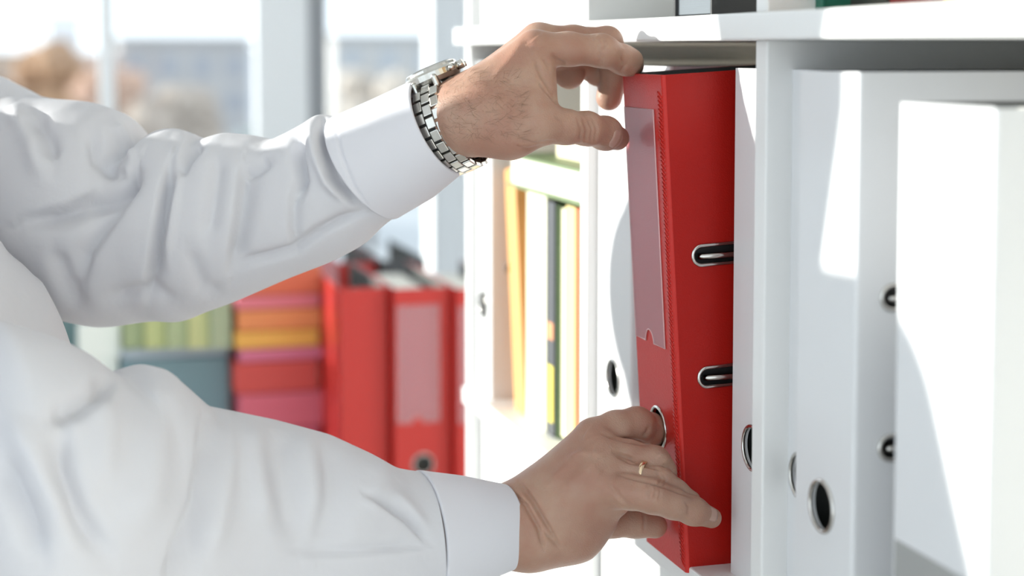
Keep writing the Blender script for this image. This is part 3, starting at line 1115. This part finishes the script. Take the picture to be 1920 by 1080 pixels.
# side window the sun comes through
W2 = bpy.data.objects.new('window_2', None)
COL.objects.link(W2)
struct(W2, 'tall side window on the left')
ys = (-2.2, -.6, 0.72, 3.3, 3.6)
for y in ys:
    mullion(W2, HX0-.12, HX0-.04, y-.04, y+.04, .30, 2.85, M_frame)
for a, c in zip(ys[:-1], ys[1:]):
    obj('pane', box(HX0-.082, HX0-.078, a+.04, c-.04, .30, 2.85), M_glass, W2)

# ------------------------------------------------------------------ outside
M_grass = mat('street', (0.42, 0.44, 0.46), 0.9, noise=(.05, .4))
struct(obj('ground', box(-400, 400, 8, 600, -12.2, -12), M_grass))


def building(px0, px1, ytop, Y, depth, colr, nm, label, cols, rows, wcol):  # wall and window colours are lightened to stand in for haze
    a, c = PY(px0, ytop, Y), PY(px1, ytop, Y)
    x0, x1, zt = float(a[0]), float(c[0]), float(a[2])
    t = thing('building', label, 'building', ((x0+x1)/2, Y+depth/2, -12))
    wd = x1-x0
    obj('wall', box(-wd/2, wd/2, -depth/2, depth/2, 0, zt+12), mat(nm, colr, .9, noise=(.25, .12)), t)
    obj('roof', box(-wd/2-.3, wd/2+.3, -depth/2-.3, depth/2+.3, zt+12, zt+12.5), mat(nm+'_roof', tuple(q*.8 for q in colr), .9), t)
    me = None
    for i in range(cols):
        for j in range(rows):
            if me is None:
                o = obj('window', box(-.8, .8, -.06, .06, -1, 1), mat(nm+'_win', wcol, .2), t)
                me = o.data
            else:
                o = link('window', me, None, t)
            o.location = ((i+.5)/cols*wd-wd/2, -depth/2, zt+12-2.2-j*3.2)
    return t


building(222, 470, 78, 150, 14, (.40, .395, .40), 'facade_grey', 'grey apartment block seen through the middle pane', 4, 4, (.30, .32, .36))
building(625, 830, 72, 165, 16, (.50, .49, .48), 'facade_pale', 'pale block in the right window pane', 3, 4, (.40, .43, .47))
building(88, 152, 34, 210, 14, (.80, .80, .82), 'facade_white', 'tall white block at the left of the window', 2, 4, (.6, .6, .62))
building(-90, 84, 112, 120, 10, (.52, .40, .32), 'facade_brick', 'brown brick house at the far left', 3, 3, (.2, .2, .22))
building(470, 640, 96, 230, 14, (.62, .65, .70), 'facade_blue', 'bluish distant block behind the window frame', 3, 3, (.55, .58, .64))
building(150, 224, 112, 128, 10, (.70, .56, .50), 'facade_pink', 'low pinkish house between white block and grey block', 2, 3, (.4, .35, .33))


def tree(px, py, Y, r, colr, nm, label):
    c = PY(px, py, Y)
    t = thing('tree', label, 'tree', (c[0], Y, -12))
    bm = bmesh.new()
    for k in range(16):
        v = rng.normal(size=3)*r*.42
        mtx = Matrix.Translation((v[0], v[1], c[2]+12+v[2]*.8))
        bmesh.ops.create_icosphere(bm, subdivisions=3, radius=r*.42*(0.7+.5*rng.random()), matrix=mtx)
    for v in bm.verts:
        v.co += Vector(rng.normal(size=3)*r*.035)
    obj('crown', bm, mat(nm, colr, .9, noise=(.8, .4)), t)
    obj('trunk', tube([(0, 0, 0), (.2, 0, c[2]+12)], [r*.09, r*.05], 8), mat('bark', (.12, .09, .07), .9), t)
    return t


tree(80, 165, 95, 3.2, (.36, .22, .13), 'autumn_leaves', 'orange autumn tree outside at the left of the window')
tree(212, 175, 88, 1.6, (.50, .33, .25), 'pink_leaves', 'small reddish tree outside beside the window frame')
tree(340, 250, 110, 3.6, (.36, .31, .27), 'brown_leaves', 'brownish tree in front of the grey block')
tree(690, 240, 110, 3.2, (.46, .41, .36), 'tan_leaves', 'tan tree in front of the pale block')
tree(440, 330, 80, 2.6, (.24, .27, .27), 'green_leaves', 'dark green tree low in the middle pane')

# ------------------------------------------------------------------ desk by the window with red binders and stacks
desk = thing('desk', 'white desk under the window carrying red binders', 'desk', (0.2, 2.65, 0))
obj('desk_top', box(-1.1, .62, -.58, .60, .83, .86, .003), M_white, desk)
for sx in (-1.05, .57):
    for sy in (-.53, .53):
        obj('leg', box(sx-.025, sx+.025, sy-.025, sy+.025, 0, .83, .002), M_white, desk)
M_red2 = mat('red_binder_board', (0.48, 0.02, 0.014), 0.42)


def back_binder(label, px, d, mm, pocket=True, height=.326, width=.078, grp='red binders on the desk'):
    p = P(px, 500, d)
    t = make_binder(label, mm, mm, float(p[0]), float(p[1]), width, height, z=.86, yaw=R(90), pocket=pocket, slots=False, hole=pocket,
                    papers=pocket, group=grp)
    return t


back_binder('red binder on the desk, full spine with label pocket in view', 846, 2.2, M_red2)
back_binder('red binder without label, leftmost on the desk', 728, 2.2, M_red2, False, width=.066)
back_binder('red binder half hidden by the white bookcase end', 962, 2.2, M_red2)
M_dgrey = mat('dark_grey_board', (.10, .11, .12), .5)
back_binder('tall dark grey binder behind the red binders', 800, 2.56, M_dgrey, False, .318, .07, 'binders behind the red ones')
back_binder('tall red binder behind the red binders', 706, 2.56, M_red2, False, .314, .06, 'binders behind the red ones')


def flat_stack(px0, px1, d, layers, depth, name, cat, lab, grp):
    z = .86
    a, c = P(px0, 600, d), P(px1, 600, d)
    for i, (h, colr, cn) in enumerate(layers):
        jx = rng.normal()*.003
        t = thing(name, lab % cn, cat, ((a[0]+c[0])/2+jx, a[1]+depth/2, z), grp)
        wd = c[0]-a[0]
        obj('cover', box(-wd/2, wd/2, -depth/2, depth/2, 0, h-.0015, .002), mat('card_'+cn.replace(' ', '_'), colr, .6), t)
        obj('page_edge', box(-wd/2+.003, wd/2+.001, -depth/2+.004, depth/2+.001, h*.15, h*.8), M_paper, t)
        z += h


flat_stack(444, 608, 2.30, [(.110, (.55, .10, .16), 'raspberry'), (.0515, (.58, .12, .17), 'pink red'), (.0445, (.55, .07, .06), 'crimson'), (.0185, (.60, .16, .26), 'rose pink'),
                            (.0255, (.74, .40, .08), 'amber'), (.030, (.70, .25, .09), 'orange'), (.019, (.66, .18, .22), 'salmon pink'), (.041, (.62, .14, .07), 'vermilion')],
           .24, 'box_file', 'box file', '%s box file in the colourful stack between the arms', 'colourful stack of box files')
flat_stack(228, 436, 2.30, [(.10, (.14, .22, .34), 'navy blue'), (.11, (.15, .24, .27), 'slate teal'), (.015, (.34, .40, .46), 'grey blue')], .24,
           'box_file', 'box file', '%s box file under the yellow green folders', 'bluish stack of box files')
for i, (cc, cn) in enumerate((((.30, .36, .20), 'first'), ((.44, .48, .22), 'second'), ((.36, .42, .24), 'third'), ((.48, .50, .24), 'fourth'), ((.34, .40, .26), 'fifth'))):
    a, c = P(230+i*41, 600, 2.30), P(230+i*41+40, 600, 2.30)
    t = thing('folder', '%s yellow green folder from the left, on the bluish box files' % cn, 'folder', ((a[0]+c[0])/2, a[1]+.11, 1.085), 'yellow green folders')
    wd = c[0]-a[0]
    obj('spine', box(-wd/2, wd/2, -.11, -.106, 0, .067, .001), mat('folder_%d' % i, cc, .6), t)
    obj('cover', box(-wd/2, -wd/2+.003, -.106, .11, 0, .067), mat('folder_%d' % i, cc, .6), t)
    obj('cover', box(wd/2-.003, wd/2, -.106, .11, 0, .067), mat('folder_%d' % i, cc, .6), t)
    obj('papers', box(-wd/2+.005, wd/2-.005, -.10, .10, .002, .063), M_paper, t)
a, c = P(150, 600, 2.30), P(222, 600, 2.30)
t = thing('storage_box', 'pale greenish white box left of the box files', 'box', ((a[0]+c[0])/2, a[1]+.1, .86))
wd = c[0]-a[0]
obj('body', box(-wd/2, wd/2, -.1, .1, 0, .22, .003), mat('pale_card', (.72, .76, .72), .6), t)
obj('lid', box(-wd/2-.004, wd/2+.004, -.104, .104, .21, .26, .003), mat('pale_card', (.72, .76, .72), .6), t)
a, c = P(80, 600, 2.30), P(144, 600, 2.30)
t = thing('storage_box', 'small dark teal box at the far left of the desk', 'box', ((a[0]+c[0])/2, a[1]+.1, .86))
wd = c[0]-a[0]
obj('body', box(-wd/2, wd/2, -.1, .1, 0, .23, .003), mat('teal_card', (.10, .17, .18), .6), t)
obj('lid', box(-wd/2-.004, wd/2+.004, -.104, .104, .22, .27, .003), mat('teal_card', (.10, .17, .18), .6), t)


# ------------------------------------------------------------------ books
def book(label, x, y0, y1, z0, h, dep, colr, lean=0.0, group=None, name='book', pages=(.80, .77, .66), spine_in=False):
    """upright book: spine towards -x unless spine_in; y0..y1 its thickness"""
    t = thing(name, label, 'book', (x, y0, z0), group)
    t.rotation_euler = (lean, 0, 0)
    wd = y1-y0
    cm = mat('cover_%02x%02x%02x' % tuple(int(q*255) for q in colr), colr, .5)
    pm = mat('pages_%02x%02x%02x' % tuple(int(q*255) for q in pages), pages, .85, bump=('wavez', 200, .15, .0004))
    cv = min(.0025, wd*.2)
    obj('cover', box(0, dep, 0, cv, 0, h, .0004), cm, t)
    obj('cover', box(0, dep, wd-cv, wd, 0, h, .0004), cm, t)
    if not spine_in:
        obj('spine', box(-.0015, .0015, 0, wd, 0, h, .0007), cm, t)
    obj('pages', box(.003, dep-.004, cv, wd-cv, .003, h-.003), pm, t)
    return t


def ypx(px, py=600, X=.425):
    return float(PX(px, py, X)[1])


GBK = 'books in the sunlit bay'
for lab, pa, pb, ht, cc, ln, pin in (
        ('orange book leaning at the left of the sunlit books', 988, 968, .232, (.72, .36, .12), -.16, False),
        ('wide cream book beside the leaning orange one', 1010, 989, .212, (.80, .76, .58), .01, False),
        ('narrow pale yellow book right of the cream one', 1026, 1011, .211, (.80, .78, .60), .004, False),
        ('black and grey book in the middle of the row', 1042, 1028, .206, (.07, .075, .085), .0, False),
        ('dark green hardback with pages to the front', 1061, 1044, .205, (.10, .16, .07), .0, True),
        ('yellow book near the right end of the row', 1081, 1063, .207, (.78, .62, .28), .0, False),
        ('thin red orange book at the right end of the row', 1090, 1083, .207, (.62, .16, .06), .0, False)):
    ya, yb = ypx(pa), ypx(pb)
    t = book(lab, .425, ya, yb-.0006, ZS, ht, .16, cc, ln if ln else 0, GBK, pages=(.80, .77, .55), spine_in=pin)
    if lab.startswith('black'):
        obj('title_block', box(-.0019, -.0012, .002, yb-ya-.0026, .012, .062), mat('yellow_print', (.78, .66, .10), .5), t)
        obj('photo_print', box(-.0019, -.0012, .002, yb-ya-.0026, .085, .10), mat('orange_print', (.70, .30, .14), .5), t)
zb = ZS+.2125
t = thing('book', 'green hardback lying flat on top of the row of books', 'book', (.412, 1.245, zb))
cm = mat('cover_green_pale', (.16, .22, .10), .5)
obj('cover', box(0, .17, 0, .225, 0, .003, .0005), cm, t)
obj('cover', box(0, .17, 0, .225, .027, .030, .0005), cm, t)
obj('spine', box(.169, .172, 0, .225, 0, .030, .0008), cm, t)
obj('pages', box(.004, .168, .004, .221, .003, .027), M_paper, t)
t = book('red booklet lying above the green hardback', .45, 1.235, 1.285, zb+.030, .040, .14, (.60, .05, .05))
t = book('cream booklet beside the red one on the green hardback', .44, 1.288, 1.40, zb+.030, .026, .14, (.80, .74, .52))

GS = 'white binders in the sun'
make_binder('white sunlit binder at the far end beyond the books', M_wbind, M_wbind, .412, 1.527, .050, group=GS)
for i, (a, lab) in enumerate(((1.236, 'first'), (1.318, 'second'), (1.40, 'third'), (1.482, 'fourth'))):
    make_binder('white binder on the upper shelf, %s from the upright over the books' % lab, M_wbind, M_wbind, .412, a, .078, z=ZT+.016, group=GS)

# upper shelf over the hands
zt = ZT+.016
book('silvery mesh file holder with black side on the upper shelf, modelled as a thick book', .43, 1.028, 1.097, zt, .24, .17, (.03, .03, .032), pages=(.15, .17, .19), spine_in=True)  # mesh file holder, put together from book parts
book('dark green book on the upper shelf beside the upright', .437, ypx(1546, 20, .437), ypx(1519, 20, .437), zt, .25, .18, (.02, .16, .10))
book('black book on the upper shelf left of the dark red one', .455, ypx(1668, 10, .455), ypx(1572, 10, .455), zt, .22, .16, (.05, .05, .04))
book('dark red book on the upper shelf', .455, ypx(1748, 10, .455), ypx(1672, 10, .455), zt, .22, .16, (.28, .02, .02))
book('yellow orange book at the right end of the upper shelf', .440, ypx(1925, 5, .44), ypx(1776, 5, .44), zt, .22, .16, (.85, .48, .05))

# ------------------------------------------------------------------ watch and ring
AX = Vector((.92*RGT+.39*UPV)*math.cos(R(21))-FWD*math.sin(R(21))).normalized()
ND = Vector(-.39*RGT+.92*UPV).normalized()
ND = (ND-AX*ND.dot(AX)).normalized()
SD = AX.cross(ND).normalized()
if SD.dot(Vector(-FWD)) < 0:
    SD = -SD
WC = Vector(P(846, 224, 1.090))-ND*.0026
watch = thing('wrist_watch', 'steel wrist watch with a link bracelet on the upper wrist', 'watch', WC)
RA, RB = .0325, .0340      # half axes across the wrist
BW = .018


def wpt(a, ra=0.0, s=0.0):
    return ND*((RA+ra)*math.cos(a))+SD*((RB+ra)*math.sin(a))+AX*s


nl = 24
mcent = obj('tmp_a', box(-.0036, .0036, -.0031, .0031, -.0014, .0014, .0005), M_steel).data
mside = obj('tmp_b', box(-.0036, .0036, -.0030, .0030, -.0014, .0014, .0006), M_steel).data
bpy.data.objects.remove(bpy.data.objects['tmp_a'])
bpy.data.objects.remove(bpy.data.objects['tmp_b'])
for i in range(nl):
    for col_ in (-1, 0, 1):
        a = 2*math.pi*(i+(.5 if col_ == 0 else 0))/nl
        if math.cos(a) > .80:
            continue
        p = wpt(a, 0, col_*.0063)
        tg = (wpt(a+.01)-wpt(a-.01)).normalized()
        nr = tg.cross(AX).normalized()
        o = link('link', mcent if col_ == 0 else mside, None, watch)
        o.matrix_local = Matrix((( tg.x, AX.x, nr.x, p.x), (tg.y, AX.y, nr.y, p.y), (tg.z, AX.z, nr.z, p.z), (0, 0, 0, 1)))
# dark strip standing in for the shade between the links
bm = bmesh.new()
prev = None
for i in range(65):
    a = 2*math.pi*i/64
    if math.cos(a) > .84:
        prev = None
        continue
    q = (bm.verts.new(wpt(a, -.0006, -.0085)), bm.verts.new(wpt(a, -.0006, .0085)))
    if prev:
        bm.faces.new((prev[0], prev[1], q[1], q[0]))
    prev = q
obj('link_gap_shade', bm, M_dark, watch, True)


def disc(r0, r1, z0, z1, n=48, bm=None):
    bm = bm or bmesh.new()
    A = [[bm.verts.new((r*math.cos(2*math.pi*i/n), r*math.sin(2*math.pi*i/n), z)) for i in range(n)] for r, z in ((r0, z0), (r1, z1))]
    for i in range(n):
        j = (i+1) % n
        bm.faces.new((A[0][i], A[0][j], A[1][j], A[1][i]))
    bm.faces.new(A[0])
    bm.faces.new(A[1])
    return bm


case_m = Matrix(((SD.x, AX.x, ND.x, 0), (SD.y, AX.y, ND.y, 0), (SD.z, AX.z, ND.z, 0), (0, 0, 0, 1))).to_4x4()
if case_m.determinant() < 0:
    case_m = Matrix(((-SD.x, AX.x, ND.x, 0), (-SD.y, AX.y, ND.y, 0), (-SD.z, AX.z, ND.z, 0), (0, 0, 0, 1)))
cb = RA-.004


def wpart(name, bm, m, z=0.0, smooth=False):
    o = obj(name, bm, m, watch, smooth)
    o.matrix_local = case_m @ Matrix.Translation((0, 0, cb+z))
    return o


bm = disc(.0175, .0192, 0, .003)
disc(.0192, .0192, .003, .0068, bm=bm)
disc(.0192, .0180, .0068, .0082, bm=bm)
wpart('case', bm, M_steel)
bm = disc(.0180, .0176, .0082, .0098)
disc(.0176, .0162, .0098, .0108, bm=bm)
wpart('bezel', bm, M_chrome)
wpart('dial', disc(.0160, .0160, .0106, .0110), mat('dial_grey', (.16, .18, .20), .35))
cr_ = obj('crown', tube([(0, .0188, .0048), (0, .0232, .0048)], .0030, 16), M_chrome, watch, True)
cr_.matrix_local = case_m @ Matrix.Translation((0, 0, cb))
for s in (-1, 1):
    o = obj('pusher', tube([(s*.0095, .0165, .0048), (s*.0118, .0205, .0048)], .0020, 12), M_chrome, watch, True)
    o.matrix_local = case_m @ Matrix.Translation((0, 0, cb))
for s in (-1, 1):       # lugs towards both bracelet ends
    for q in (-1, 1):
        o = obj('lug', box(s*.0165-.0035, s*.0165+.0035, q*.0078-.0018, q*.0078+.0018, -.004, .0052, .0016), M_steel, watch)
        o.matrix_local = case_m @ Matrix.Translation((0, 0, cb))

rc = Vector(P(1203, 892, 1.0545))
ra = dirv((1195, 890, 1.055), (1240, 902, 1.050)).normalized()
u = ra.orthogonal().normalized()
v = ra.cross(u)
bm = bmesh.new()
rr = .0089
prof = [(-.0019, 0), (-.0014, .0007), (.0014, .0007), (.0019, 0), (.0014, -.0004), (-.0014, -.0004)]
rings = []
for i in range(48):
    a = 2*math.pi*i/48
    dvec = u*math.cos(a)+v*math.sin(a)
    rings.append([bm.verts.new(dvec*(rr+q)+ra*s) for s, q in prof])
for i in range(48):
    for j in range(6):
        bm.faces.new((rings[i][j], rings[(i+1) % 48][j], rings[(i+1) % 48][(j+1) % 6], rings[i][(j+1) % 6]))
ro = obj('wedding_ring', bm, M_gold, None, True, rc)
tag(ro, 'narrow gold ring on a finger of the lower hand', 'ring')
